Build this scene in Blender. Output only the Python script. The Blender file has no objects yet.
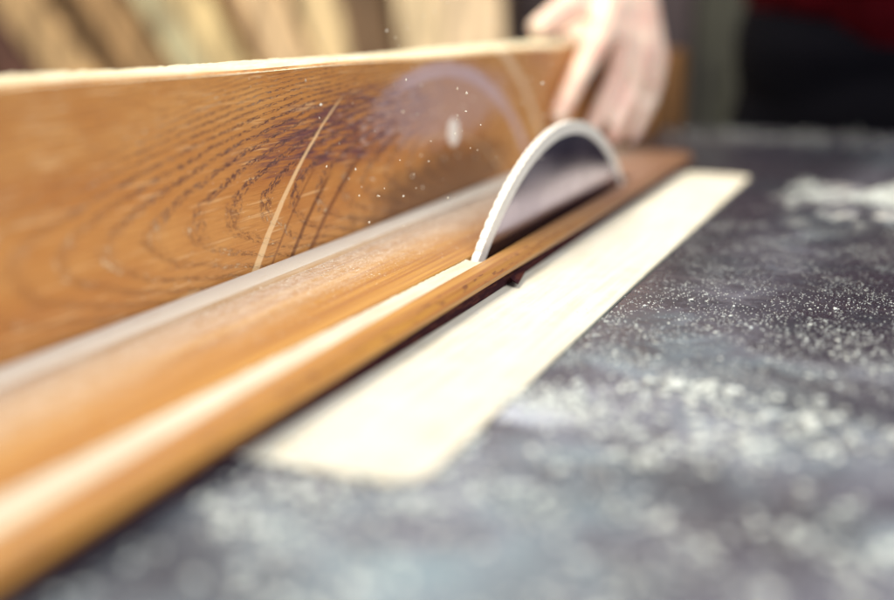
import bpy, bmesh, math, random
from mathutils import Vector, Matrix
random.seed(7)
SC = bpy.context.scene
COL = SC.collection
V = Vector

# ------------------------------------------------------------------ camera, world, lights, exposure
cam_d = bpy.data.cameras.new('camera')
cam = bpy.data.objects.new('camera', cam_d); COL.objects.link(cam)
cam.matrix_world = Matrix(((0.922527, -0.101748, 0.372279, 0.0),
                           (0.385892, 0.229098, -0.893645, 0.0),
                           (0.005638, 0.968071, 0.250613, 0.11),
                           (0, 0, 0, 1)))
cam_d.sensor_width = 36.0
cam_d.lens = 44.295
cam_d.clip_start = 0.01
cam_d.clip_end = 200
cam_d.dof.use_dof = True
cam_d.dof.focus_distance = 0.437
cam_d.dof.aperture_fstop = 2.7
cam_d.dof.aperture_blades = 9
SC.camera = cam

w = bpy.data.worlds.new('World'); SC.world = w; w.use_nodes = True
wn = w.node_tree
wn.nodes['Background'].inputs[0].default_value = (0.66, 0.76, 1.0, 1)
wn.nodes['Background'].inputs[1].default_value = 0.32

def area(name, loc, target, size, energy, color):
    d = bpy.data.lights.new(name, 'AREA'); d.shape = 'RECTANGLE'
    d.size, d.size_y = size; d.energy = energy; d.color = color
    o = bpy.data.objects.new(name, d); COL.objects.link(o)
    o.location = loc
    o.rotation_euler = (V(target) - V(loc)).to_track_quat('-Z', 'Y').to_euler()
    return o
area('window_light', (0.95, -0.15, 1.15), (-0.2, 0.45, 0.03), (1.1, 0.9), 27.5, (1.0, 0.98, 0.955))
area('ceiling_light', (-0.9, 1.25, 1.7), (-0.15, 0.6, 0.0), (1.6, 0.9), 17, (0.97, 0.98, 1.0))
area('plank_fill_light', (-0.9, 0.5, 1.9), (-1.1, 2.1, 0.1), (1.2, 0.6), 76, (1.0, 0.86, 0.62))  # unseen fill lamp, added to brighten the leaning planks

SC.view_settings.view_transform = 'Standard'
SC.view_settings.look = 'None'
SC.view_settings.exposure = 0.0
SC.view_settings.gamma = 1.0

# ------------------------------------------------------------------ shader helper
class NT:
    def __init__(s, name, rough=0.5, metal=0.0, color=(0.5, 0.5, 0.5)):
        s.m = bpy.data.materials.new(name); s.m.use_nodes = True
        s.t = s.m.node_tree; s.b = s.t.nodes['Principled BSDF']
        s.b.inputs['Roughness'].default_value = rough
        s.b.inputs['Metallic'].default_value = metal
        s.b.inputs['Base Color'].default_value = (*color, 1)
        s._p = None
    def node(s, ty, **kw):
        n = s.t.nodes.new(ty)
        for k, v in kw.items(): setattr(n, k, v)
        return n
    def put(s, sock, v):
        if isinstance(v, bpy.types.NodeSocket): s.t.links.new(v, sock)
        elif isinstance(v, tuple) and len(v) == 3 and sock.type == 'RGBA': sock.default_value = (*v, 1)
        else: sock.default_value = v
    def math(s, op, a, b=0.0, c=0.0, clamp=False):
        n = s.node('ShaderNodeMath', operation=op, use_clamp=clamp)
        s.put(n.inputs[0], a); s.put(n.inputs[1], b); s.put(n.inputs[2], c)
        return n.outputs[0]
    def pos(s):
        if s._p is None:
            g = s.node('ShaderNodeNewGeometry'); x = s.node('ShaderNodeSeparateXYZ')
            s.t.links.new(g.outputs['Position'], x.inputs[0])
            s._p = (g.outputs['Position'], x.outputs[0], x.outputs[1], x.outputs[2])
        return s._p
    def vec(s, x, y, z):
        n = s.node('ShaderNodeCombineXYZ'); s.put(n.inputs[0], x); s.put(n.inputs[1], y); s.put(n.inputs[2], z)
        return n.outputs[0]
    def scaled(s, v, sc):
        n = s.node('ShaderNodeVectorMath', operation='MULTIPLY'); s.put(n.inputs[0], v); n.inputs[1].default_value = sc
        return n.outputs[0]
    def noise(s, v, scale, detail=4, rough=0.55, dist=0.0):
        n = s.node('ShaderNodeTexNoise'); s.put(n.inputs['Vector'], v); n.inputs['Scale'].default_value = scale
        n.inputs['Detail'].default_value = detail; n.inputs['Roughness'].default_value = rough
        n.inputs['Distortion'].default_value = dist
        return n.outputs['Fac']
    def step(s, v, a, b, lo=0.0, hi=1.0, smooth=True):
        n = s.node('ShaderNodeMapRange', interpolation_type='SMOOTHSTEP' if smooth else 'LINEAR')
        s.put(n.inputs[0], v); s.put(n.inputs[1], a); s.put(n.inputs[2], b)
        s.put(n.inputs[3], lo); s.put(n.inputs[4], hi)
        return n.outputs[0]
    def mix(s, f, a, b, mode='MIX'):
        n = s.node('ShaderNodeMix', data_type='RGBA', blend_type=mode)
        s.put(n.inputs[0], f); s.put(n.inputs[6], a); s.put(n.inputs[7], b)
        return n.outputs[2]
    def bump(s, h, strength=0.3, dist=0.001):
        n = s.node('ShaderNodeBump'); n.inputs['Strength'].default_value = strength
        n.inputs['Distance'].default_value = dist; s.put(n.inputs['Height'], h)
        s.t.links.new(n.outputs[0], s.b.inputs['Normal'])
    def color(s, v): s.put(s.b.inputs['Base Color'], v)
    def rough(s, v): s.put(s.b.inputs['Roughness'], v)

def ramp3(t, v, cols):
    n = t.node('ShaderNodeValToRGB'); t.put(n.inputs[0], v)
    e = n.color_ramp.elements
    while len(e) < len(cols): e.new(0.5)
    for k, (p, c) in zip(e, cols): k.position = p; k.color = (*c, 1)
    return n.outputs[0]

# ------------------------------------------------------------------ materials
DUST = (0.80, 0.74, 0.60)

def mat_fence():
    t = NT('oiled_oak_fence', 0.45)
    P, x, y, z = t.pos()
    warp = t.math('SUBTRACT', t.noise(t.scaled(P, (9, 9, 22)), 1.0, 3), 0.5)
    warp2 = t.math('SUBTRACT', t.noise(t.scaled(P, (60, 60, 130)), 1.0, 3), 0.5)
    zz = t.math('ADD', t.math('SUBTRACT', z, 0.036), t.math('MULTIPLY', warp, 0.012))
    # cathedral figure: nested parabolas pointing towards the near end of the board
    par = t.math('DIVIDE', t.math('MULTIPLY', zz, zz), 0.0085)
    v = t.math('SUBTRACT', y, par)
    v = t.math('ADD', v, t.math('MULTIPLY', warp2, 0.010))
    v = t.math('ADD', v, t.math('MULTIPLY', warp, 0.03))
    ring = t.math('FRACT', t.math('MULTIPLY', v, 44.0))
    band = t.math('MULTIPLY', t.step(ring, 0.0, 0.20), t.step(ring, 0.22, 0.62, 1.0, 0.0))
    pores = t.noise(t.vec(t.math('MULTIPLY', v, 360), t.math('MULTIPLY', y, 330), t.math('MULTIPLY', z, 420)), 1.0, 3, 0.72)
    pores_m = t.math('MULTIPLY', t.step(pores, 0.50, 0.58), band)
    bfade = t.step(t.noise(t.scaled(P, (14, 14, 40)), 1.0, 3), 0.35, 0.65, 0.25, 1.0)
    fine = t.noise(t.scaled(P, (60, 60, 1500)), 1.0, 3, 0.6)
    mott = t.noise(t.scaled(P, (8, 8, 30)), 1.0, 4, 0.6)
    base = ramp3(t, mott, [(0.25, (0.44, 0.165, 0.045)), (0.5, (0.57, 0.265, 0.075)), (0.75, (0.70, 0.38, 0.125))])
    base = t.mix(t.step(fine, 0.40, 0.7, 0.0, 0.45), base, (0.34, 0.125, 0.032))
    base = t.mix(t.math('MULTIPLY', t.math('MULTIPLY', band, bfade), 0.30), base, (0.40, 0.17, 0.055))
    base = t.mix(t.math('MULTIPLY', t.math('MULTIPLY', pores_m, t.step(t.math('ADD', y, t.math('MULTIPLY', warp, 0.15)), 0.26, 0.42, 0.2, 1.0)), 0.68), base, (0.13, 0.045, 0.028))
    # pores filled with pale dust here and there
    pf = t.noise(t.scaled(P, (70, 70, 110)), 1.0, 3, 0.6)
    base = t.mix(t.math('MULTIPLY', t.math('MULTIPLY', t.step(pores, 0.52, 0.60), t.step(pf, 0.52, 0.62)), t.math('MULTIPLY', band, 0.75)), base, (0.84, 0.66, 0.42))
    # pale raised fibres
    fib = t.noise(t.scaled(P, (26, 26, 700)), 1.0, 3, 0.6)
    base = t.mix(t.step(fib, 0.57, 0.70, 0.0, 0.55), base, (0.85, 0.58, 0.30))
    # scorch burnt by the spinning blade, then painted-in blade shadow and dust haze
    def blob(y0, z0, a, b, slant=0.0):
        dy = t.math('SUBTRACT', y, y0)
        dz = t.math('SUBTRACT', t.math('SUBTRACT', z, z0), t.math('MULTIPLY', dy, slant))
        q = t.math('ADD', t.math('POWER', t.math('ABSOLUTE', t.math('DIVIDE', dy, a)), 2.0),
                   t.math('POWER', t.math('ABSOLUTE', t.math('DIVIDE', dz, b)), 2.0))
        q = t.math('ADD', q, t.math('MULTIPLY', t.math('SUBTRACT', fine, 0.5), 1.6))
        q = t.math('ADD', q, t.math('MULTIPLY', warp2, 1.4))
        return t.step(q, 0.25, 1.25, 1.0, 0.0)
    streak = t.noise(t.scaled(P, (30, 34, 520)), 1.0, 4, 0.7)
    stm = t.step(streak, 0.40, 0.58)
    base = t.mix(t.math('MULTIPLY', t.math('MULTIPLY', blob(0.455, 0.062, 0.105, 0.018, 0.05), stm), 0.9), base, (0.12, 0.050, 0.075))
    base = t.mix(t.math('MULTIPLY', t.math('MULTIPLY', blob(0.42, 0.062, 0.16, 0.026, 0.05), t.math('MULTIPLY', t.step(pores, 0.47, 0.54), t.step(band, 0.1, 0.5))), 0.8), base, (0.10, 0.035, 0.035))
    lt = t.noise(t.scaled(P, (60, 75, 420)), 1.0, 3, 0.7)
    base = t.mix(t.math('MULTIPLY', t.math('MULTIPLY', blob(0.50, 0.060, 0.08, 0.018, 0.0), t.step(lt, 0.54, 0.68)), 0.6), base, (0.78, 0.62, 0.56))
    base = t.mix(t.math('MULTIPLY', blob(0.555, 0.020, 0.11, 0.021, 0.05), 0.74), base, (0.10, 0.042, 0.022))  # blade's shadow low on the face, painted into the wood colour
    base = t.mix(t.math('MULTIPLY', blob(0.56, 0.064, 0.10, 0.022, 0.0), 0.45), base, (0.60, 0.46, 0.46))  # violet haze round the blade, painted over the wood colour
    # (streaked scorch, painted shadow and haze above)
    # concentric blade scores round the saw arbor
    dy = t.math('SUBTRACT', y, 0.5476); dz = t.math('ADD', z, 0.133)
    r = t.math('SQRT', t.math('ADD', t.math('MULTIPLY', dy, dy), t.math('MULTIPLY', dz, dz)))
    wob = t.math('MULTIPLY', warp2, 0.0012)
    def score(r0, wd, mask, col, amt):
        nonlocal base
        d = t.math('ABSOLUTE', t.math('SUBTRACT', t.math('ADD', r, wob), r0))
        m = t.math('MULTIPLY', t.step(d, t.math('MULTIPLY', wd, 0.6) if not isinstance(wd, float) else wd * 0.6, wd, 1.0, 0.0), mask)
        base = t.mix(t.math('MULTIPLY', m, amt), base, col)
        return m
    near = t.math('MULTIPLY', t.step(y, 0.437, 0.442, 1.0, 0.0), t.step(z, 0.078, 0.070))
    wd = t.step(z, 0.075, 0.012, 0.0004, 0.0027, False)
    s1 = score(0.2352, wd, near, (0.86, 0.60, 0.32), 0.9)
    d1 = score(0.2140, 0.0016, t.math('MULTIPLY', t.step(y, 0.43, 0.45, 1.0, 0.0), t.step(z, 0.046, 0.036)), (0.14, 0.045, 0.02), 0.75)
    d2 = score(0.2025, 0.0018, t.math('MULTIPLY', t.step(y, 0.45, 0.47, 1.0, 0.0), t.step(z, 0.050, 0.040)), (0.16, 0.05, 0.02), 0.7)
    score(0.2255, 0.0009, t.math('MULTIPLY', t.step(y, 0.43, 0.45, 1.0, 0.0), t.step(z, 0.05, 0.042)), (0.20, 0.07, 0.03), 0.55)
    far = t.step(y, 0.47, 0.52)
    score(0.2150, 0.0050, far, (0.62, 0.55, 0.68), 0.45)
    score(0.2420, 0.0045, t.step(y, 0.60, 0.64), (0.85, 0.66, 0.44), 0.6)
    score(0.1800, 0.0012, t.step(y, 0.50, 0.55), (0.80, 0.62, 0.40), 0.3)
    # dust speckles
    sp = t.noise(P, 900, 2, 0.5)
    base = t.mix(t.step(sp, 0.72, 0.76, 0.0, 0.7), base, DUST)
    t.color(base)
    t.rough(t.step(mott, 0.3, 0.7, 0.34, 0.52))
    h = t.math('SUBTRACT', t.math('MULTIPLY', fine, 0.4), pores_m)
    t.bump(h, 0.55, 0.0006)
    return t.m

def mat_raw(name, c1, c2, sc=(40, 4, 40), rough=0.75, bump=0.4):
    t = NT(name, rough); P, x, y, z = t.pos()
    n = t.noise(t.scaled(P, sc), 1.0, 4, 0.6)
    n2 = t.noise(P, 420, 3, 0.6)
    t.color(t.mix(t.step(n, 0.3, 0.7), c1, c2)); t.bump(t.math('ADD', n, n2), bump, 0.0008)
    return t.m

def mat_board():
    t = NT('stained_workpiece', 0.4); P, x, y, z = t.pos()
    g = t.noise(t.scaled(P, (520, 7, 520)), 1.0, 4, 0.65)
    g2 = t.noise(t.scaled(P, (110, 3, 110)), 1.0, 3, 0.6)
    base = ramp3(t, g2, [(0.25, (0.30, 0.135, 0.028)), (0.5, (0.43, 0.215, 0.042)), (0.75, (0.54, 0.30, 0.075))])
    base = t.mix(t.step(g, 0.42, 0.66, 0.0, 0.6), base, (0.26, 0.085, 0.03))
    base = t.mix(t.step(g, 0.40, 0.28, 0.0, 0.35), base, (0.78, 0.46, 0.18))
    # shade from blade and hand, painted dark towards the uncut end
    st = t.noise(t.scaled(P, (30, 9, 30)), 1.0, 3)
    far = t.step(t.math('ADD', y, t.math('MULTIPLY', st, 0.2)), 0.46, 0.72)
    base = t.mix(t.math('MULTIPLY', far, 0.75), base, (0.145, 0.085, 0.075))
    # ragged nicks along the outer arris
    nk = t.noise(t.scaled(P, (500, 90, 500)), 1.0, 3, 0.7)
    edge = t.math('MULTIPLY', t.step(x, -0.1520, -0.1495), t.step(x, -0.1460, -0.1475))
    base = t.mix(t.math('MULTIPLY', t.math('MULTIPLY', edge, t.step(nk, 0.55, 0.62)), 0.7), base, (0.13, 0.045, 0.03))
    base = t.mix(t.math('MULTIPLY', t.step(z, 0.0074, 0.0066), t.step(x, -0.20, -0.19)), base, t.mix(t.step(nk, 0.45, 0.65), (0.030, 0.010, 0.014), (0.075, 0.025, 0.02)))  # shade under the board's edge, painted dark along the lower side
    # settled sawdust along the strip next to the fence and thinning outwards
    dn = t.noise(t.scaled(P, (120, 30, 120)), 1.0, 5, 0.65)
    dn2 = t.noise(P, 1500, 2, 0.6)
    m = t.step(t.math('ADD', x, t.math('MULTIPLY', t.math('SUBTRACT', dn, 0.5), 0.004)), -0.2155, -0.2185)
    film = t.step(t.math('ADD', x, t.math('MULTIPLY', t.math('SUBTRACT', dn, 0.5), 0.03)), -0.178, -0.214, 0.0, 0.46)
    up = t.node('ShaderNodeNewGeometry'); sx = t.node('ShaderNodeSeparateXYZ')
    t.t.links.new(up.outputs['Normal'], sx.inputs[0]); upm = t.step(sx.outputs[2], 0.5, 0.8)
    spk = t.math('MULTIPLY', t.step(dn2, 0.60, 0.68), t.step(x, -0.165, -0.195, 0.0, 0.8))
    film = t.math('MULTIPLY', film, t.step(t.noise(t.scaled(P, (700, 260, 700)), 1.0, 3, 0.7), 0.3, 0.65, 0.35, 1.3))
    tot = t.math('MAXIMUM', t.math('MULTIPLY', m, t.step(dn, 0.25, 0.5, 0.72, 0.97)), film)
    tot = t.math('MAXIMUM', tot, spk)
    tot = t.math('MULTIPLY', tot, upm)
    base = t.mix(tot, base, t.mix(m, (0.74, 0.70, 0.63), (0.74, 0.71, 0.63)))
    t.color(base); t.rough(t.math('MAXIMUM', t.step(tot, 0.0, 0.6, 0.42, 0.85), t.step(z, 0.0074, 0.0066, 0.0, 0.95)))
    t.put(t.b.inputs['Specular IOR Level'], t.step(z, 0.0066, 0.0078, 0.05, 0.5))
    t.bump(t.math('ADD', g, t.math('MULTIPLY', tot, dn2)), 0.45, 0.0004)
    return t.m

def mat_table():
    t = NT('worn_steel_table', 0.4, 0.25); P, x, y, z = t.pos()
    a = t.noise(P, 9.0, 4, 0.6); big = t.noise(P, 13.0, 3, 0.5); b = t.noise(P, 34, 5, 0.7, 0.6); c = t.noise(P, 260, 3, 0.7); d = t.noise(P, 1900, 2, 0.6)
    br = t.noise(t.scaled(P, (6, 160, 1)), 1.0, 3, 0.6)
    base = ramp3(t, a, [(0.3, (0.034, 0.030, 0.046)), (0.5, (0.050, 0.040, 0.062)), (0.7, (0.034, 0.052, 0.068))])
    base = t.mix(t.step(br, 0.45, 0.75, 0.0, 0.4), base, (0.14, 0.135, 0.15))
    # sawdust film: thick at the drift beyond, thick in the foreground, wiped thin in between
    heap = t.math('MULTIPLY', t.step(t.math('ADD', y, t.math('MULTIPLY', t.math('SUBTRACT', b, 0.5), 0.12)), 0.60, 0.665),
                  t.step(t.math('ADD', y, t.math('MULTIPLY', t.math('SUBTRACT', b, 0.5), 0.10)), 0.83, 0.77))
    heap = t.math('MULTIPLY', heap, t.step(t.noise(t.scaled(P, (34, 16, 1)), 1.0, 4, 0.7), 0.42, 0.58))
    heap = t.math('MULTIPLY', heap, t.step(t.math('ADD', x, t.math('MULTIPLY', t.math('SUBTRACT', b, 0.5), 0.16)), -0.085, -0.005))
    near = t.step(t.math('ADD', y, t.math('MULTIPLY', t.math('SUBTRACT', a, 0.5), 0.20)), 0.44, 0.30)
    plate = t.step(t.math('ABSOLUTE', t.math('SUBTRACT', x, t.math('SUBTRACT', -0.065, t.math('MULTIPLY', t.math('SUBTRACT', 0.40, y), 0.1)))), 0.045, 0.0, 0.0, 0.5)
    dens = t.math('ADD', t.math('MULTIPLY', t.math('MULTIPLY', near, t.step(big, 0.36, 0.62, 0.45, 1.25)), 0.60), t.math('MULTIPLY', plate, 0.7))
    patch = t.math('MULTIPLY', dens, t.step(b, 0.28, 0.82, 0.12, 0.78))
    grain = t.math('MULTIPLY', t.step(c, 0.46, 0.66), t.math('ADD', t.math('MULTIPLY', dens, 0.45), 0.06))
    fine = t.math('MULTIPLY', t.step(d, 0.60, 0.68), 0.40)
    sx_ = t.math('DIVIDE', t.math('ADD', x, 0.094), 0.016); sy_ = t.math('DIVIDE', t.math('SUBTRACT', y, 0.283), 0.009)
    spill = t.math('ADD', t.math('ADD', t.math('MULTIPLY', sx_, sx_), t.math('MULTIPLY', sy_, sy_)), t.math('MULTIPLY', t.math('SUBTRACT', c, 0.5), 2.5))
    spill = t.step(spill, 0.4, 1.6, 1.0, 0.0)
    patch = t.math('MAXIMUM', patch, spill); heap = t.math('MAXIMUM', heap, t.math('MULTIPLY', spill, 0.9))
    tot = t.math('MAXIMUM', t.math('MAXIMUM', patch, grain), t.math('MAXIMUM', fine, t.math('MULTIPLY', heap, t.step(c, 0.38, 0.66, 0.1, 0.9))), clamp=True)
    base = t.mix(tot, base, t.mix(t.step(a, 0.40, 0.60), (0.28, 0.40, 0.46), (0.37, 0.38, 0.48)))
    base = t.mix(t.math('MULTIPLY', heap, t.step(t.math('ADD', t.math('MULTIPLY', b, 0.6), t.math('MULTIPLY', c, 0.4)), 0.47, 0.62, 0.0, 0.8)), base, (0.72, 0.71, 0.63))
    t.color(base)
    t.rough(t.step(tot, 0.0, 0.5, 0.27, 0.75))
    t.put(t.b.inputs['Metallic'], t.step(tot, 0.0, 0.4, 0.5, 0.0))
    t.bump(t.math('ADD', c, t.math('MULTIPLY', d, 0.5)), 0.4, 0.0003)
    return t.m

def mat_plate():
    t = NT('pale_throat_plate', 0.7); P, x, y, z = t.pos()
    n = t.noise(t.scaled(P, (300, 14, 1)), 1.0, 4, 0.6); n2 = t.noise(P, 60, 4, 0.6); n3 = t.noise(P, 1200, 2)
    b = t.mix(t.step(n, 0.38, 0.65, 0.0, 0.8), (0.67, 0.645, 0.55), (0.55, 0.51, 0.40))
    b = t.mix(t.step(n2, 0.4, 0.7, 0.0, 0.5), b, (0.70, 0.685, 0.61))
    t.color(b); t.bump(t.math('ADD', n, n3), 0.3, 0.0003)
    return t.m

def mat_blade():
    t = NT('ground_blade_steel', 0.16, 1.0, (0.42, 0.38, 0.47)); P, x, y, z = t.pos()
    dy = t.math('SUBTRACT', y, 0.5476); dz = t.math('ADD', z, 0.133)
    r = t.math('SQRT', t.math('ADD', t.math('MULTIPLY', dy, dy), t.math('MULTIPLY', dz, dz)))
    n = t.noise(t.vec(t.math('MULTIPLY', r, 1400), 0.0, 0.0), 1.0, 3, 0.6)
    n2 = t.noise(P, 25, 3)
    t.color(t.mix(n, (0.33, 0.29, 0.44), (0.42, 0.38, 0.52)))
    t.rough(t.step(n2, 0.3, 0.7, 0.13, 0.22))
    t.bump(n, 0.04, 0.0003)
    return t.m

def simple(name, col, rough=0.6, metal=0.0, var=0.15, scale=30, stretch=(1, 1, 1), bump=0.15):
    t = NT(name, rough, metal, col); P, x, y, z = t.pos()
    n = t.noise(t.scaled(P, stretch), scale, 4, 0.6)
    dark = tuple(c * (1 - var) for c in col); light = tuple(min(1, c * (1 + var)) for c in col)
    t.color(t.mix(t.step(n, 0.3, 0.7), dark, light)); t.bump(n, bump, 0.002)
    return t.m

def mat_skin():
    t = NT('skin', 0.42); P, x, y, z = t.pos()
    n = t.noise(P, 55, 3); n2 = t.noise(P, 900, 2)
    t.color(t.mix(t.step(n, 0.35, 0.7), (0.88, 0.70, 0.56), (0.80, 0.50, 0.41)))
    t.b.inputs['Subsurface Weight'].default_value = 0.15
    t.b.inputs['Subsurface Radius'].default_value = (0.008, 0.003, 0.0015)
    t.b.inputs['Subsurface Scale'].default_value = 1.0
    t.bump(n2, 0.15, 0.0004)
    return t.m

def cloth(*a):
    m = simple(*a); m.node_tree.nodes['Principled BSDF'].inputs['Specular IOR Level'].default_value = 0.08; return m

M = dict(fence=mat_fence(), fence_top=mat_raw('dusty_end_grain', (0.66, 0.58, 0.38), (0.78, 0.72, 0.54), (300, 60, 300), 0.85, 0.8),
         board=mat_board(), kerf=mat_raw('fresh_cut_wood', (0.52, 0.46, 0.36), (0.64, 0.59, 0.48), (300, 40, 300), 0.8, 0.5),
         table=mat_table(), plate=mat_plate(), blade=mat_blade(),
         teeth=simple('bright_ground_teeth', (0.76, 0.74, 0.69), 0.4, 0.1, 0.06, 300),
         iron=simple('painted_cast_iron', (0.10, 0.12, 0.11), 0.5, 0.2), skin=mat_skin(),
         dust=simple('loose_sawdust', (0.82, 0.78, 0.66), 0.8, 0, 0.1, 400),
         shirt=cloth('dark_red_cotton', (0.070, 0.002, 0.005), 0.9, 0, 0.3, 60),
         trousers=cloth('near_black_denim', (0.0025, 0.0025, 0.005), 0.95, 0, 0.3, 300),
         hair=simple('brown_hair', (0.06, 0.03, 0.015), 0.6), boot=simple('brown_leather', (0.08, 0.04, 0.02), 0.5),
         eye=simple('eye_white', (0.7, 0.7, 0.7), 0.2), lip=simple('lip', (0.5, 0.2, 0.18), 0.5),
         plug=simple('bleached_wood_plug', (0.90, 0.85, 0.76), 0.6, 0, 0.06, 300),
         wall=simple('plaster_wall_brown', (0.17, 0.095, 0.05), 0.9, 0, 0.35, 2.5),
         floor=simple('dusty_concrete', (0.20, 0.18, 0.16), 0.85, 0, 0.3, 5))

# ------------------------------------------------------------------ mesh helpers
WL = {}
def thing(name, label, cat, loc, group=None):
    o = bpy.data.objects.new(name, None); COL.objects.link(o); o.location = loc; o.empty_display_size = 0.05
    o['label'] = label; o['category'] = cat
    if group: o['group'] = group
    WL[o] = V(loc); return o

def mk(name, verts, faces, mat, parent=None, origin=None, smooth=False, bevel=0.0, segs=2, edit=None):
    """verts are world coordinates; the object origin goes to `origin` (or the parent's origin)"""
    org = V(origin) if origin is not None else (WL[parent] if parent else V((0, 0, 0)))
    me = bpy.data.meshes.new(name)
    me.from_pydata([tuple(V(v) - org) for v in verts], [], faces)
    bm = bmesh.new(); bm.from_mesh(me)
    if bevel > 0:
        es = [e for e in bm.edges if len(e.link_faces) == 2 and e.calc_face_angle(0) > 0.5]
        bmesh.ops.bevel(bm, geom=es, offset=bevel, segments=segs, affect='EDGES', clamp_overlap=True)
    bmesh.ops.recalc_face_normals(bm, faces=bm.faces)
    for f in bm.faces: f.smooth = smooth
    bm.to_mesh(me); bm.free()
    o = bpy.data.objects.new(name, me); COL.objects.link(o)
    if isinstance(mat, list):
        for m_ in mat: me.materials.append(m_)
    else: me.materials.append(mat)
    if parent:
        o.parent = parent; o.location = org - WL[parent]
    else: o.location = org
    WL[o] = org
    return o

def tag(o, label, cat, group=None, kind=None):
    o['label'] = label; o['category'] = cat
    if group: o['group'] = group
    if kind: o['kind'] = kind
    return o

def box(x0, x1, y0, y1, z0, z1):
    v = [(x, y, z) for x in (x0, x1) for y in (y0, y1) for z in (z0, z1)]
    f = [(0, 1, 3, 2), (4, 6, 7, 5), (0, 4, 5, 1), (2, 3, 7, 6), (0, 2, 6, 4), (1, 5, 7, 3)]
    return v, f

def merge(*parts):
    V_, F_ = [], []
    for v, f in parts:
        n = len(V_); V_ += v; F_ += [tuple(i + n for i in q) for q in f]
    return V_, F_

def cyl(c, r, h, n=32, axis='z', r2=None):
    r2 = r if r2 is None else r2
    def P(a, b, d):
        return {'z': (c[0] + a, c[1] + b, c[2] + d), 'x': (c[0] + d, c[1] + a, c[2] + b), 'y': (c[0] + a, c[1] + d, c[2] + b)}[axis]
    v = [P(r * math.cos(i * math.tau / n), r * math.sin(i * math.tau / n), 0) for i in range(n)]
    v += [P(r2 * math.cos(i * math.tau / n), r2 * math.sin(i * math.tau / n), h) for i in range(n)]
    f = [(i, (i + 1) % n, n + (i + 1) % n, n + i) for i in range(n)] + [tuple(range(n)), tuple(range(n, 2 * n))]
    return v, f

# ------------------------------------------------------------------ the setting
FZ = -0.90
o = mk('floor', *box(-8, 6, -4, 4.2, FZ - 0.05, FZ), M['floor']); o['kind'] = 'structure'
o = mk('wall', *box(-8, 6, 3.0, 3.12, FZ, 2.4), M['wall']); o['kind'] = 'structure'

# ------------------------------------------------------------------ table saw
saw = thing('table_saw', 'dark steel table saw dusted with sawdust, pale throat plate and raised blade', 'table saw', (0, 0.4, FZ))
def plan_slab(outline, z0, z1):
    n = len(outline)
    v = [(x, y, z0) for x, y in outline] + [(x, y, z1) for x, y in outline]
    return v, [tuple(reversed(range(n))), tuple(range(n, 2 * n))] + [(i, (i + 1) % n, n + (i + 1) % n, n + i) for i in range(n)]
mk('table_top', *box(-0.75, 0.62, -0.42, 1.15, -0.035, 0.0), M['table'], saw, bevel=0.002)
cab = mk('cabinet', *merge(box(-0.45, 0.35, -0.15, 0.92, FZ + 0.06, -0.036), box(-0.48, 0.38, -0.18, 0.95, FZ, FZ + 0.059)), M['iron'], saw, bevel=0.006)
hw = []
for i in range(40):
    a = i * math.tau / 40
    hw.append((0.10 + 0.075 * math.cos(a), -0.23, -0.40 + 0.075 * math.sin(a)))
def torus(c, R, r, axis='y', n=40, k=8):
    v = []
    for i in range(n):
        a = i * math.tau / n
        for j in range(k):
            b = j * math.tau / k
            q = R + r * math.cos(b)
            v.append((c[0] + q * math.cos(a), c[1] + r * math.sin(b), c[2] + q * math.sin(a)))
    return v, [(i * k + j, ((i + 1) % n) * k + j, ((i + 1) % n) * k + (j + 1) % k, i * k + (j + 1) % k) for i in range(n) for j in range(k)]
mk('hand_wheel', *merge(torus((0.1, -0.215, -0.4), 0.075, 0.009), cyl((0.1, -0.235, -0.4), 0.018, 0.08, 36, 'y'),
   box(0.03, 0.17, -0.22, -0.21, -0.406, -0.394), box(0.094, 0.106, -0.221, -0.211, -0.47, -0.33)), M['iron'], saw, smooth=False)
# throat plate with slightly rounded corners, a hair proud of the table
def rrect(x0, x1, y0, y1, r, n=5, skew=0.0):
    out = []
    for cx, cy, a0 in ((x1 - r, y1 - r, 0), (x0 + r, y1 - r, 90), (x0 + r, y0 + r, 180), (x1 - r, y0 + r, 270)):
        for i in range(n + 1):
            a = math.radians(a0 + 90 * i / n); out.append((cx + r * math.cos(a), cy + r * math.sin(a)))
    return out
mk('plate_recess', *plan_slab(rrect(-0.2226, -0.0996, 0.2208, 0.8016, 0.010), -0.004, 0.0003), M['iron'], saw)
mk('throat_plate', *plan_slab(rrect(-0.2220, -0.1003, 0.2215, 0.8010, 0.0095), -0.003, 0.0009), M['plate'], saw, bevel=0.0003)

# blade
BC = (-0.1624, 0.5450, -0.133)
def ring_solid(x0, x1, prof_out, r_in):
    n = len(prof_out); v = []
    for x in (x0, x1):
        for (a, r) in prof_out: v.append((BC[0] + x, BC[1] + r * math.cos(a), BC[2] + r * math.sin(a)))
        for (a, r) in prof_out: v.append((BC[0] + x, BC[1] + r_in * math.cos(a), BC[2] + r_in * math.sin(a)))
    f = []
    for i in range(n):
        j = (i + 1) % n
        f += [(i, j, n + j, n + i), (2 * n + i, 3 * n + i, 3 * n + j, 2 * n + j), (i, 2 * n + i, 2 * n + j, j), (n + i, n + j, 3 * n + j, 3 * n + i)]
    return v, f
circ = [(i * math.tau / 240, 0.1848) for i in range(240)]
blade = mk('blade', *ring_solid(-0.0012, 0.0012, circ, 0.0125), M['blade'], saw, origin=BC)
blade['label'] = 'polished circular saw blade rising through the board'
tp = []
NTH = 180
for k in range(NTH):
    a = k * math.tau / NTH; s = math.tau / NTH
    tp += [(a, 0.1906), (a + 0.30 * s, 0.1908), (a + 0.62 * s, 0.1906), (a + 0.74 * s, 0.19035), (a + 0.82 * s, 0.1902), (a + 0.92 * s, 0.19035)]
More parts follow.
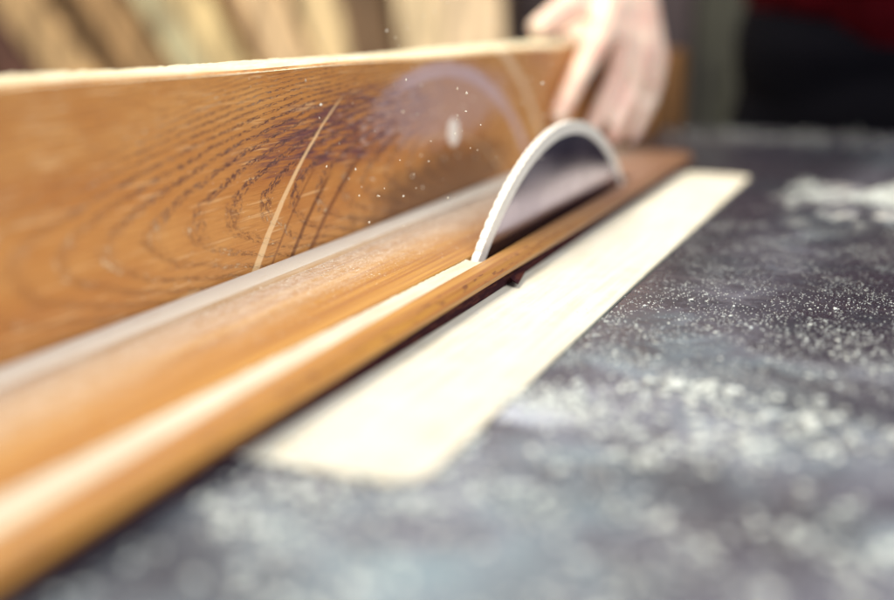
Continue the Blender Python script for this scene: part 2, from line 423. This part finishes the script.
mk('tooth_ring', *ring_solid(-0.0016, 0.0016, tp, 0.1842), M['teeth'], blade)
mk('arbor_nut', *merge(cyl((BC[0] - 0.01, BC[1], BC[2]), 0.032, 0.02, 40, 'x'), cyl((BC[0] + 0.01, BC[1], BC[2]), 0.018, 0.014, 6, 'x')), M['iron'], blade)

# ------------------------------------------------------------------ tall wooden fence
FX, FT, FZT = -0.233, -0.264, 0.0900
fence = thing('rip_fence', 'tall upright oak board fence, scored and scorched by the blade', 'saw fence', (FX - 0.02, 0.35, 0.0))
ys = [-0.45 + i * 0.0101 for i in range(int(1.56 / 0.0101))]
def crown(y, k): return 0.0006 * math.sin(y * 9 + k) + 0.0004 * math.sin(y * 31 + 2 * k)
prof = lambda y: [(FX, 0.001), (FX, FZT - 0.0012 + crown(y, 0)), (FX - 0.0012, FZT + crown(y, 0)), (FT + 0.001, FZT + crown(y, 1)), (FT, FZT - 0.001 + crown(y, 1)), (FT, 0.001)]
fv, ff = [], []
for y in ys: fv += [(x, y, z) for x, z in prof(y)]
for i in range(len(ys) - 1):
    for k in range(6):
        a, b = i * 6 + k, i * 6 + (k + 1) % 6
        ff.append((a, b, b + 6, a + 6))
ff += [tuple(range(6)), tuple(range(len(fv) - 6, len(fv)))]
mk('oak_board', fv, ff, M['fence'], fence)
# pale dusted top edge: a crust of sawdust lying on the sawn edge, lumpy
tv, tf = [], []
NX = 9; tys = [-0.448 + i * 0.0022 for i in range(int(1.550 / 0.0022))]
for y in tys:
    for i in range(NX):
        u = i / (NX - 1); x = FX + 0.0002 + u * (FT - FX - 0.0004)
        e = math.sin(math.pi * u) ** 0.5 if 0 < u < 1 else 0
        h = 0.0002 + e * (0.0011 + 0.0009 * random.random() ** 2)
        tv.append((x, y, FZT + crown(y, 0) * (1 - u) + crown(y, 1) * u + h - (0.0014 if u in (0, 1) else 0)))
for i in range(len(tys) - 1):
    for k in range(NX - 1):
        a = i * NX + k; tf.append((a, a + 1, a + NX + 1, a + NX))
mk('dusty_top_edge', tv, tf, M['fence_top'], fence, smooth=True)
# pale round plug set in the face
mk('wooden_plug', *cyl((FX - 0.002, 0.5668, 0.0472), 0.0082, 0.0028, 32, 'x', 0.0076), M['plug'], fence, bevel=0.0004)
# fixings hidden on the rear
mk('back_rail', *box(FT - 0.041, FT - 0.001, -0.42, 1.12, 0.001, 0.045), M['iron'], fence, bevel=0.002)

# ------------------------------------------------------------------ board being ripped
board = thing('wooden_board', 'brown stained board being ripped lengthwise against the tall fence', 'board', (-0.19, 0.25, 0.001))
T = 0.0121; XR = -0.1463
def bprof(y, openk, xl, depth):
    n1 = 0.00025 * math.sin(y * 140) + 0.0002 * math.sin(y * 57 + 1)
    return [(-0.2315, 0.0014), (-0.2315, T + 0.0001), (-0.2311, T + 0.0005), (-0.2185, T + 0.0004), (-0.2172, T - 0.0012), (-0.2155, T - 0.0013),
            (-0.2130, T - 0.0002), (-0.200, T + 0.0001), (-0.180, T), (xl - 0.0003, T - 0.0), (xl, T - 0.0003 if openk else T), (xl + 0.0001, T - depth), (-0.1568, T - depth),
            (-0.1566, T - 0.0003 if openk else T), (-0.1563, T), (-0.1515, T - 0.0002), (-0.1492 + n1, T - 0.0009), (XR + n1 * 0.5, T - 0.0032), (XR, 0.0074),
            (XR - 0.0006, 0.0068), (XR - 0.0022, 0.0066), (XR - 0.0024, 0.0012)]
st = []
y = -0.40
while y < 0.4199: st.append((y, 1)); y += 0.005
st += [(y, 2) for y in (0.42, 0.46, 0.50, 0.54, 0.58, 0.62, 0.66, 0.683)]
st += [(0.6832 + i * 0.005, 0) for i in range(30)]
bv, bf = [], []
for y, k in st:
    xl = -0.1651 - max(0.0, 0.42 - y) * 0.0120 if k else -0.1651
    p = bprof(y, k, xl, 0.0105 if k else 0.0)
    if k == 0: p = [(a, b) for a, b in p]
    bv += [(x, y, z) for x, z in p]
N = len(p)
for i in range(len(st) - 1):
    for k in range(N):
        a, b = i * N + k, i * N + (k + 1) % N
        bf.append((a, b, b + N, a + N))
bf += [tuple(range(N)), tuple(range(len(bv) - N, len(bv)))]
mk('plank', bv, bf, M['board'], board)
# kerf packed with fresh pale dust behind the blade
kv, kf = [], []
y = -0.398; rows = 0
while y < 0.4175:
    xl = -0.1651 - max(0.0, 0.42 - y) * 0.0120
    for i in range(6):
        u = i / 5; x = xl + 0.0001 + u * (-0.15675 - xl - 0.0002)
        kv.append((x, y, T - 0.0011 + 0.0003 * (random.random() - 0.5) + 0.0005 * abs(2 * u - 1) ** 2))
    y += 0.002; rows += 1
for i in range(rows - 1):
    for k in range(5):
        a = i * 6 + k; kf.append((a, a + 1, a + 7, a + 6))
mk('kerf_cut', kv, kf, M['kerf'], board, smooth=True)
# torn splinter sticking out of the lower edge
mk('splinter', [(-0.1470, 0.420, 0.0050), (-0.1470, 0.445, 0.0052), (-0.1425, 0.418, 0.0030), (-0.1470, 0.420, 0.0040), (-0.1470, 0.445, 0.0042), (-0.1426, 0.4185, 0.0026)],
   [(0, 1, 2), (3, 5, 4), (0, 2, 5, 3), (1, 4, 5, 2), (0, 3, 4, 1)], M['board'], board)

# ------------------------------------------------------------------ loose sawdust
def grains(specs, seed):
    rnd = random.Random(seed); vs, fs = [], []
    for (x, y, z, s, flat) in specs:
        n = len(vs)
        q = Matrix.Rotation(rnd.uniform(0, 6.28), 3, 'Z') @ Matrix.Rotation(rnd.uniform(-.5, .5), 3, 'X')
        pts = [(-1, -.6, 0), (1, -.5, .15), (.8, .6, 0), (-.7, .7, .1), (0.1, 0, .9), (0, .1, -.5)]
        for p in pts:
            v = q @ V((p[0] * s * rnd.uniform(.6, 1.5) * (2.2 if flat >= 2 and n % 18 == 0 else 1), p[1] * s * rnd.uniform(.5, 1.1), p[2] * s * flat))
            vs.append((x + v.x, y + v.y, max(z + v.z, z - 0.3 * s) if flat < 2 else z + v.z))
        for a, b in ((0, 1), (1, 2), (2, 3), (3, 0)): fs += [(n + a, n + b, n + 4), (n + b, n + a, n + 5)]
    return vs, fs
rnd = random.Random(3)
def clump(x, y):
    return max(0.0, 0.5 + 0.28 * math.sin(x * 61 + 3 * math.sin(y * 37)) + 0.22 * math.sin(y * 83 + 2 * math.sin(x * 71 + 1)) + 0.15 * math.sin(x * 190 + y * 210))
def heap_h(x, y):
    if x < -0.075: return 0
    e = max(0, 1 - ((y - 0.75 - 0.02 * math.sin(x * 47)) / (0.05 + 0.03 * math.sin(x * 83 + 1))) ** 2) * min(1, (x + 0.075) / 0.06)
    return e * (0.6 + 0.5 * clump(x, y))
sp = []
while len(sp) < 21000:
    k = rnd.random()
    if k < 0.55:
        y = rnd.uniform(0.10, 0.46); x = rnd.uniform(-0.145, 0.09) + 0.0
        d = min(1, max(0, (0.43 - y) / 0.12)) * clump(x, y) ** 1.5 * (0.25 if y < 0.27 else 0.6 if y < 0.33 else 1) + 0.04
        s = rnd.uniform(0.00018, 0.00045) if rnd.random() < (0.975 if y > 0.33 else 0.88) else rnd.uniform(0.0006, 0.0011 if y > 0.33 else 0.0022)
    elif k < 0.72:
        y = rnd.uniform(0.40, 0.62); x = rnd.uniform(-0.098, 0.05); d = 0.35 * clump(x * 2, y); s = rnd.uniform(0.00014, 0.00032)
    else:
        y = rnd.uniform(0.63, 0.84); x = rnd.uniform(-0.09, 0.12); h = heap_h(x, y); d = h * 0.6 * min(1, clump(x * 2.1, y * 1.7))
        s = rnd.uniform(0.0005, 0.0014)
        if rnd.random() < d: sp.append((x, y, rnd.uniform(0, 0.0035) * h, s, 0.9))
        continue
    if -0.223 < x < -0.0995 and 0.215 < y < 0.802:
        if rnd.random() > 0.08 or s > 0.0004: continue
        z = 0.001
    else: z = 0.0
    if rnd.random() < d: sp.append((x, y, z + s * 0.25, s, 0.7))
for i in range(900):      # along the far table and along the near end of the plate
    if i < 350: x, y, s = rnd.gauss(-0.12, 0.05), rnd.gauss(0.222, 0.012), rnd.uniform(0.0004, 0.0013)
    elif i < 700: x, y, s = rnd.gauss(-0.085, 0.012), rnd.gauss(0.290, 0.008), rnd.uniform(0.0003, 0.0009)
    else: x, y, s = rnd.gauss(-0.1, 0.09), rnd.gauss(1.08, 0.035), rnd.uniform(0.0006, 0.0016)
    sp.append((x, y, 0.0012, s, 0.7))
mk0 = mk('sawdust', *grains(sp, 5), M['dust']); mk0.data.materials[0] = simple('cool_sawdust', (0.70, 0.75, 0.72), 0.8, 0, 0.1, 400); tag(mk0, 'pale sawdust grains scattered and drifted over the steel table', 'sawdust', kind='stuff')
sp = []
for i in range(5200):
    x = -0.2315 + abs(rnd.gauss(0, 0.022)); y = rnd.uniform(0.05, 0.84); s = rnd.uniform(0.00012, 0.0004)
    if x > -0.167: continue
    sp.append((x, y, T + s * 0.3 - (0.001 if -0.218 < x < -0.2145 else 0), s, 0.7))
o = mk('fine_dust', *grains(sp, 6), M['dust']); tag(o, 'fine pale sawdust settled on top of the board beside the fence', 'sawdust', kind='stuff')
sp = []
for i in range(190):
    y = rnd.uniform(0.36, 0.72); x = rnd.uniform(-0.228, -0.155); z = 0.03 + abs(rnd.gauss(0.03, 0.035))
    sp.append((x, y, z, rnd.uniform(0.00015, 0.00045), 2.5 if rnd.random() < .5 else 2.0))
o = mk('flying_sawdust', *grains(sp, 8), M['dust']); tag(o, 'tiny chips of sawdust flying in the air round the blade', 'sawdust', kind='stuff')

# ------------------------------------------------------------------ person
def capsule(bm, a, b, ra, rb, flat=None, seg=14):
    """tapered capsule from a to b as one closed lathe; flat=(axis vector, factor) squashes across it"""
    a, b = V(a), V(b); d = (b - a); L = d.length; d.normalize()
    q = d.to_track_quat('Z', 'Y').to_matrix()
    rings = []
    for i in range(5): t = math.radians(-90 + 18 * (i + 1)) ; rings.append((ra * math.sin(t), ra * math.cos(t)))
    for i in range(5): t = math.radians(18 * i); rings.append((L + rb * math.sin(t), rb * math.cos(t)))
    rv = []
    for z, r in rings:
        rv.append([bm.verts.new(a + q @ V((r * math.cos(k * math.tau / seg), r * math.sin(k * math.tau / seg), z))) for k in range(seg)])
    p0 = bm.verts.new(a + q @ V((0, 0, -ra))); p1 = bm.verts.new(a + q @ V((0, 0, L + rb)))
    allv = [p0, p1] + [v for r in rv for v in r]
    for i in range(len(rv) - 1):
        for k in range(seg): bm.faces.new((rv[i][k], rv[i][(k + 1) % seg], rv[i + 1][(k + 1) % seg], rv[i + 1][k]))
    for k in range(seg):
        bm.faces.new((p0, rv[0][(k + 1) % seg], rv[0][k])); bm.faces.new((p1, rv[-1][k], rv[-1][(k + 1) % seg]))
    if flat:
        ax, fac = V(flat[0]).normalized(), flat[1]; c = (a + b) / 2
        for v in allv:
            dd = (v.co - c).dot(ax); v.co -= ax * dd * (1 - fac)

def ellipsoid(bm, c, r, rot=None):
    m = Matrix.Translation(V(c)) @ (rot.to_4x4() if rot else Matrix.Identity(4)) @ Matrix.Diagonal((*r, 1))
    bmesh.ops.create_uvsphere(bm, u_segments=24, v_segments=16, radius=1, matrix=m)

def fuse(name, build, voxel, mat, parent, smooth_it=4):
    bm = bmesh.new(); build(bm); bmesh.ops.recalc_face_normals(bm, faces=bm.faces)
    me = bpy.data.meshes.new(name); bm.to_mesh(me); bm.free()
    o = bpy.data.objects.new(name, me); COL.objects.link(o)
    r = o.modifiers.new('r', 'REMESH'); r.mode = 'VOXEL'; r.voxel_size = voxel; r.use_smooth_shade = True
    s = o.modifiers.new('s', 'SMOOTH'); s.iterations = smooth_it; s.factor = 0.5
    bpy.context.view_layer.update()
    dg = bpy.context.evaluated_depsgraph_get()
    m2 = bpy.data.meshes.new_from_object(o.evaluated_get(dg))
    o.modifiers.clear(); o.data = m2; m2.name = name
    org = WL[parent]
    m2.transform(Matrix.Translation(-org)); m2.materials.clear(); m2.materials.append(mat)
    m2.polygons.foreach_set('use_smooth', [True] * len(m2.polygons))
    o.parent = parent; WL[o] = org
    return o

person = thing('person', 'person in a dark red shirt and black trousers pressing the board down with one hand', 'person', (0.03, 1.40, FZ))
SH_L, SH_R = V((0.12, 1.13, 0.49)), V((-0.20, 1.32, 0.52))
PEL, CH, NK, HD = V((-0.012, 1.355, 0.03)), V((-0.055, 1.27, 0.34)), V((-0.045, 1.20, 0.565)), V((-0.06, 1.14, 0.70))
ELB = V((-0.035, 1.005, 0.385)); WR = V((-0.216, 0.880, 0.160))
ER, WR2 = V((-0.36, 1.42, 0.26)), V((-0.36, 1.26, 0.04))
def hand_left(bm):
    F = [  # MCP, PIP, DIP, TIP with radii
        [(-0.2180, 0.812, 0.0940), (-0.2225, 0.779, 0.0705), (-0.2240, 0.755, 0.0545), (-0.2248, 0.737, 0.0425)],
        [(-0.2055, 0.838, 0.0915), (-0.2105, 0.828, 0.0600), (-0.2150, 0.808, 0.0400), (-0.2170, 0.794, 0.0265)],
        [(-0.1930, 0.850, 0.0850), (-0.1975, 0.842, 0.0530), (-0.2030, 0.825, 0.0340), (-0.2055, 0.813, 0.0210)],
        [(-0.1860, 0.866, 0.0780), (-0.1880, 0.862, 0.0500), (-0.1935, 0.848, 0.0310), (-0.1965, 0.838, 0.0190)]]
    R = [(0.0106, 0.0088, 0.0079, 0.0068), (0.0102, 0.0078, 0.0071, 0.0062), (0.0098, 0.0075, 0.0067, 0.0059), (0.0088, 0.0068, 0.0061, 0.0054)]
    for f, r in zip(F, R):
        for i in range(3): capsule(bm, f[i], f[i + 1], r[i], r[i + 1])
        mid = (V(f[0]) + WR) / 2
        capsule(bm, f[0], V(f[0]).lerp(WR, 0.75), r[0] * 1.02, 0.015)
    # webbing and back of the hand
    capsule(bm, V(F[0][0]).lerp(WR, .1), V(F[3][0]).lerp(WR, .12), 0.0105, 0.010)
    capsule(bm, V(F[0][0]).lerp(WR, .35), V(F[3][0]).lerp(WR, .35), 0.013, 0.012)
    capsule(bm, V(F[0][0]).lerp(WR, .6), V(F[3][0]).lerp(WR, .6), 0.015, 0.014)
    # thumb resting over the fence top
    TH = [(-0.228, 0.868, 0.138), (-0.2420, 0.823, 0.1185), (-0.2490, 0.797, 0.1075), (-0.2540, 0.777, 0.1010)]
    RT = (0.0165, 0.0125, 0.0108, 0.0088)
    for i in range(3): capsule(bm, TH[i], TH[i + 1], RT[i], RT[i + 1])
    capsule(bm, TH[0], WR, 0.016, 0.018)
    capsule(bm, V(TH[0]).lerp(V(TH[1]), .5), V(F[0][0]).lerp(WR, .35), 0.011, 0.012)
    # wrist and arm
    capsule(bm, WR, WR.lerp(ELB, 0.25), 0.0235, 0.028, ((0.6, -0.8, 0.2), 0.85))
    capsule(bm, WR.lerp(ELB, 0.2), ELB, 0.028, 0.043)
    capsule(bm, ELB, SH_L, 0.042, 0.055)
def body(bm):
    hand_left(bm)
    ellipsoid(bm, PEL, (0.165, 0.11, 0.12))
    capsule(bm, PEL + V((0, -0.01, 0.08)), CH, 0.115, 0.135); ellipsoid(bm, CH + V((0, 0, 0.05)), (0.175, 0.12, 0.18), Matrix.Rotation(-0.5, 3, 'Z'))
    capsule(bm, SH_L, SH_R, 0.06, 0.06)
    capsule(bm, CH + V((0, 0, .18)), NK, 0.07, 0.055); capsule(bm, NK, HD, 0.055, 0.052)
    # head
    ellipsoid(bm, HD + V((0, 0.01, 0.045)), (0.076, 0.096, 0.098)); ellipsoid(bm, HD + V((0, -0.03, -0.025)), (0.056, 0.066, 0.070))
    capsule(bm, HD + V((0, -0.085, 0.035)), HD + V((0, -0.108, 0.000)), 0.008, 0.013)
    ellipsoid(bm, HD + V((0, -0.082, -0.035)), (0.026, 0.014, 0.010)); ellipsoid(bm, HD + V((0, -0.078, -0.075)), (0.022, 0.018, 0.018))
    for s in (-1, 1):
        ellipsoid(bm, HD + V((s * 0.078, 0.01, 0.012)), (0.009, 0.020, 0.032)); ellipsoid(bm, HD + V((s * 0.032, -0.078, 0.055)), (0.022, 0.012, 0.006))
    # other arm, hand resting at his side
    capsule(bm, SH_R, ER, 0.055, 0.042); capsule(bm, ER, WR2, 0.042, 0.027)
    pc = WR2 + V((0.01, -0.04, -0.045))
    capsule(bm, WR2, pc, 0.026, 0.030, ((1, 0, 0), .6))
    for k in range(4):
        a = pc + V((0.004, -0.030 + 0.019 * k, -0.02)); b = a + V((0.006, -0.012, -0.040)); c = b + V((0.014, -0.004, -0.030 + 0.004 * abs(k - 1.5)))
        capsule(bm, a, b, 0.0105, 0.009); capsule(bm, b, c, 0.009, 0.0075)
    capsule(bm, pc + V((0.005, -0.04, 0.01)), pc + V((0.02, -0.07, -0.02)), 0.013, 0.010); capsule(bm, pc + V((0.02, -0.07, -0.02)), pc + V((0.03, -0.08, -0.045)), 0.010, 0.008)
    for s in (-1, 1):
        hip = PEL + V((s * 0.095, 0, -0.04)); kn = V((-0.012 + s * 0.11, 1.36, -0.43)); an = V((-0.012 + s * 0.12, 1.42, -0.82))
        capsule(bm, hip, kn, 0.085, 0.058); capsule(bm, kn, an, 0.056, 0.038)
        capsule(bm, an + V((0, 0.02, -0.04)), an + V((s * 0.02, -0.15, -0.052)), 0.034, 0.026)
fuse('body', body, 0.0034, M['skin'], person, 5)
def shirt(bm):
    capsule(bm, PEL + V((-0.055, -0.01, 0.15)), PEL + V((0.055, -0.01, 0.15)), 0.135, 0.135)
    capsule(bm, PEL + V((0, -0.012, 0.12)), CH, 0.138, 0.150); ellipsoid(bm, CH + V((0, 0, 0.06)), (0.190, 0.135, 0.19), Matrix.Rotation(-0.5, 3, 'Z'))
    capsule(bm, SH_L, SH_R, 0.072, 0.072); capsule(bm, CH + V((0, 0, .18)), NK - V((0, 0, 0.03)), 0.085, 0.068)
    capsule(bm, SH_L, SH_L.lerp(ELB, 0.75), 0.068, 0.058); capsule(bm, SH_R, SH_R.lerp(ER, 0.7), 0.068, 0.058)
    ellipsoid(bm, PEL + V((0, 0, 0.075)), (0.180, 0.128, 0.035))
fuse('shirt', shirt, 0.007, M['shirt'], person, 5)
def trousers(bm):
    capsule(bm, PEL + V((-0.06, 0, 0.045)), PEL + V((0.06, 0, 0.045)), 0.128, 0.128); ellipsoid(bm, PEL + V((0, 0, -0.02)), (0.184, 0.130, 0.125))
    for s in (-1, 1):
        hip = PEL + V((s * 0.092, 0, -0.04)); kn = V((-0.012 + s * 0.11, 1.36, -0.43)); an = V((-0.012 + s * 0.12, 1.42, -0.80))
        capsule(bm, hip, kn, 0.098, 0.075); capsule(bm, kn, an, 0.074, 0.060)
fuse('trousers', trousers, 0.008, M['trousers'], person, 4)
def hair(bm):
    ellipsoid(bm, HD + V((0, 0.022, 0.068)), (0.081, 0.093, 0.088)); ellipsoid(bm, HD + V((0, 0.045, 0.02)), (0.074, 0.066, 0.08))
fuse('hair', hair, 0.005, M['hair'], person, 2)
for s in (-1, 1):
    bm = bmesh.new(); ellipsoid(bm, HD + V((s * 0.031, -0.080, 0.036)), (0.012, 0.009, 0.008)); vs = [v.co.copy() for v in bm.verts]; fs = [[v.index for v in f.verts] for f in bm.faces]
    bm.verts.index_update(); fs = [[v.index for v in f.verts] for f in bm.faces]; bm.free()
    mk('eye', vs, fs, M['eye'], person, smooth=True)
    def boot(bm, s=s):
        an = V((-0.012 + s * 0.12, 1.42, -0.82))
        capsule(bm, an + V((0, 0.015, 0.05)), an + V((0, 0.02, -0.035)), 0.054, 0.044); capsule(bm, an + V((0, 0.03, -0.042)), an + V((s * 0.02, -0.165, -0.046)), 0.037, 0.033)
    fuse('boot', boot, 0.006, M['boot'], person, 2)

# ------------------------------------------------------------------ stock of planks leaning on the wall
def wx(px): # position along the row for the plank list (metres at y = 2)
    t = [-1.945, -1.77, -1.606, -1.450, -1.300, -1.158, -1.022, -0.893, -0.769, -0.650, -0.536, -0.428, -0.320]
    f = px / 60.0; i = int(max(0, min(11, math.floor(f)))); return t[i] + (t[i + 1] - t[i]) * (f - i)
PL = [(-95, -52, (0.30, 0.18, 0.09), 44, 'mid brown plank leaning furthest left, mostly beyond the fence end'),
      (-48, 4, (0.16, 0.08, 0.06), 44, 'dark brown plank leaning left of the tan ones'),
      (20, 72, (0.55, 0.37, 0.19), 43, 'tan plank leaning between two dark planks at far left'),
      (72, 106, (0.15, 0.085, 0.04), 41, 'narrow dark brown plank right of the leftmost tan plank'),
      (106, 152, (0.40, 0.25, 0.12), 41, 'medium brown plank left of the brightest cream plank'),
      (154, 196, (0.80, 0.66, 0.42), 38, 'brightest cream plank leaning in the row of stock'),
      (196, 234, (0.68, 0.50, 0.27), 36, 'honey coloured plank right against the brightest cream plank'),
      (238, 258, (0.30, 0.17, 0.08), 33, 'thin brown batten between honey and beige planks'),
      (260, 304, (0.66, 0.46, 0.28), 29, 'pinkish beige plank right of the thin brown batten'),
      (306, 346, (0.66, 0.50, 0.30), 23, 'sandy plank left of the widest dark gap plank'),
      (350, 392, (0.13, 0.08, 0.045), 14, 'dark walnut brown plank in the middle of the pale stock'),
      (396, 442, (0.64, 0.51, 0.34), 9, 'pale tan plank right of the dark walnut plank'),
      (446, 506, (0.62, 0.49, 0.34), 7, 'wide greyish beige plank at the right end of the row')]
for i, (p0, p1, c, ang, lab) in enumerate(PL):
    if p0 < 0: x0, x1 = -1.945 + p0 * 0.0029, -1.945 + p1 * 0.0029
    else: x0, x1 = wx(p0), wx(p1)
    cx, wd = (x0 + x1) / 2, (x1 - x0) * math.cos(math.radians(ang)) * 1.02
    yy = 2.0 + 0.035 * (i % 2)
    h0, h1 = -0.88, 1.25 + 0.2 * math.sin(i * 2.3)
    v, f = box(-wd / 2, wd / 2, -0.012, 0.012, h0 - 0.05, h1)
    R = Matrix.Translation(V((cx, yy, 0.05))) @ Matrix.Rotation(math.radians(-ang), 4, 'Y') @ Matrix.Rotation(math.radians(-4), 4, 'X')
    v = [R @ V(q) for q in v]
    zmin = min(q.z for q in v); ax = (R.to_3x3() @ V((0, 0, 1)))
    sh = ax * ((FZ - zmin) / ax.z); v = [q + sh for q in v]
    m = simple('plank_wood', c, 0.65, 0, 0.6, 1.0, (34, 10, 5), 0.1)
    o = mk('stock_plank', v, f, m, origin=(sum(q.x for q in v[:4]) / 4, yy, FZ), bevel=0.002)
    tag(o, lab, 'plank', 'planks leaning in a row behind the saw')

# ------------------------------------------------------------------ blurred shop things at right rear
cb = thing('storage_cabinet', 'dark green metal cabinet standing behind the saw beside the person', 'cabinet', (-0.42, 2.35, FZ))
gm = simple('green_grey_paint', (0.035, 0.036, 0.036), 0.5, 0.1, 0.3, 4)
mk('carcass', *box(-0.76, -0.12, 2.15, 2.55, FZ + 0.05, 0.55), gm, cb, bevel=0.006)
for x0, x1 in ((-0.755, -0.396), (-0.384, -0.125)):
    d = mk('door', *box(x0, x1, 2.130, 2.148, FZ + 0.08, 0.53), simple('olive_paint', (0.048, 0.050, 0.040) if x0 > -0.5 else (0.055, 0.042, 0.05), 0.5, 0.1, 0.3, 4), cb, bevel=0.003)
    mk('handle', *box((x1 - 0.03) if x0 < -0.5 else x0 + 0.015, (x1 - 0.015) if x0 < -0.5 else x0 + 0.03, 2.108, 2.129, -0.10, 0.04), gm, d, bevel=0.002)
mk('plinth', *box(-0.64, -0.14, 2.18, 2.54, FZ, FZ + 0.049), M['iron'], cb)

wb = thing('wooden_block', 'short brown wooden block standing on the table at the far end of the fence', 'wood block', (-0.23, 1.128, 0.0))
mk('block', *box(-0.262, -0.214, 1.114, 1.142, 0.0004, 0.078), simple('brown_block_wood', (0.20, 0.10, 0.035), 0.6, 0, 0.35, 1.0, (60, 60, 400), 0.3), wb, bevel=0.002)
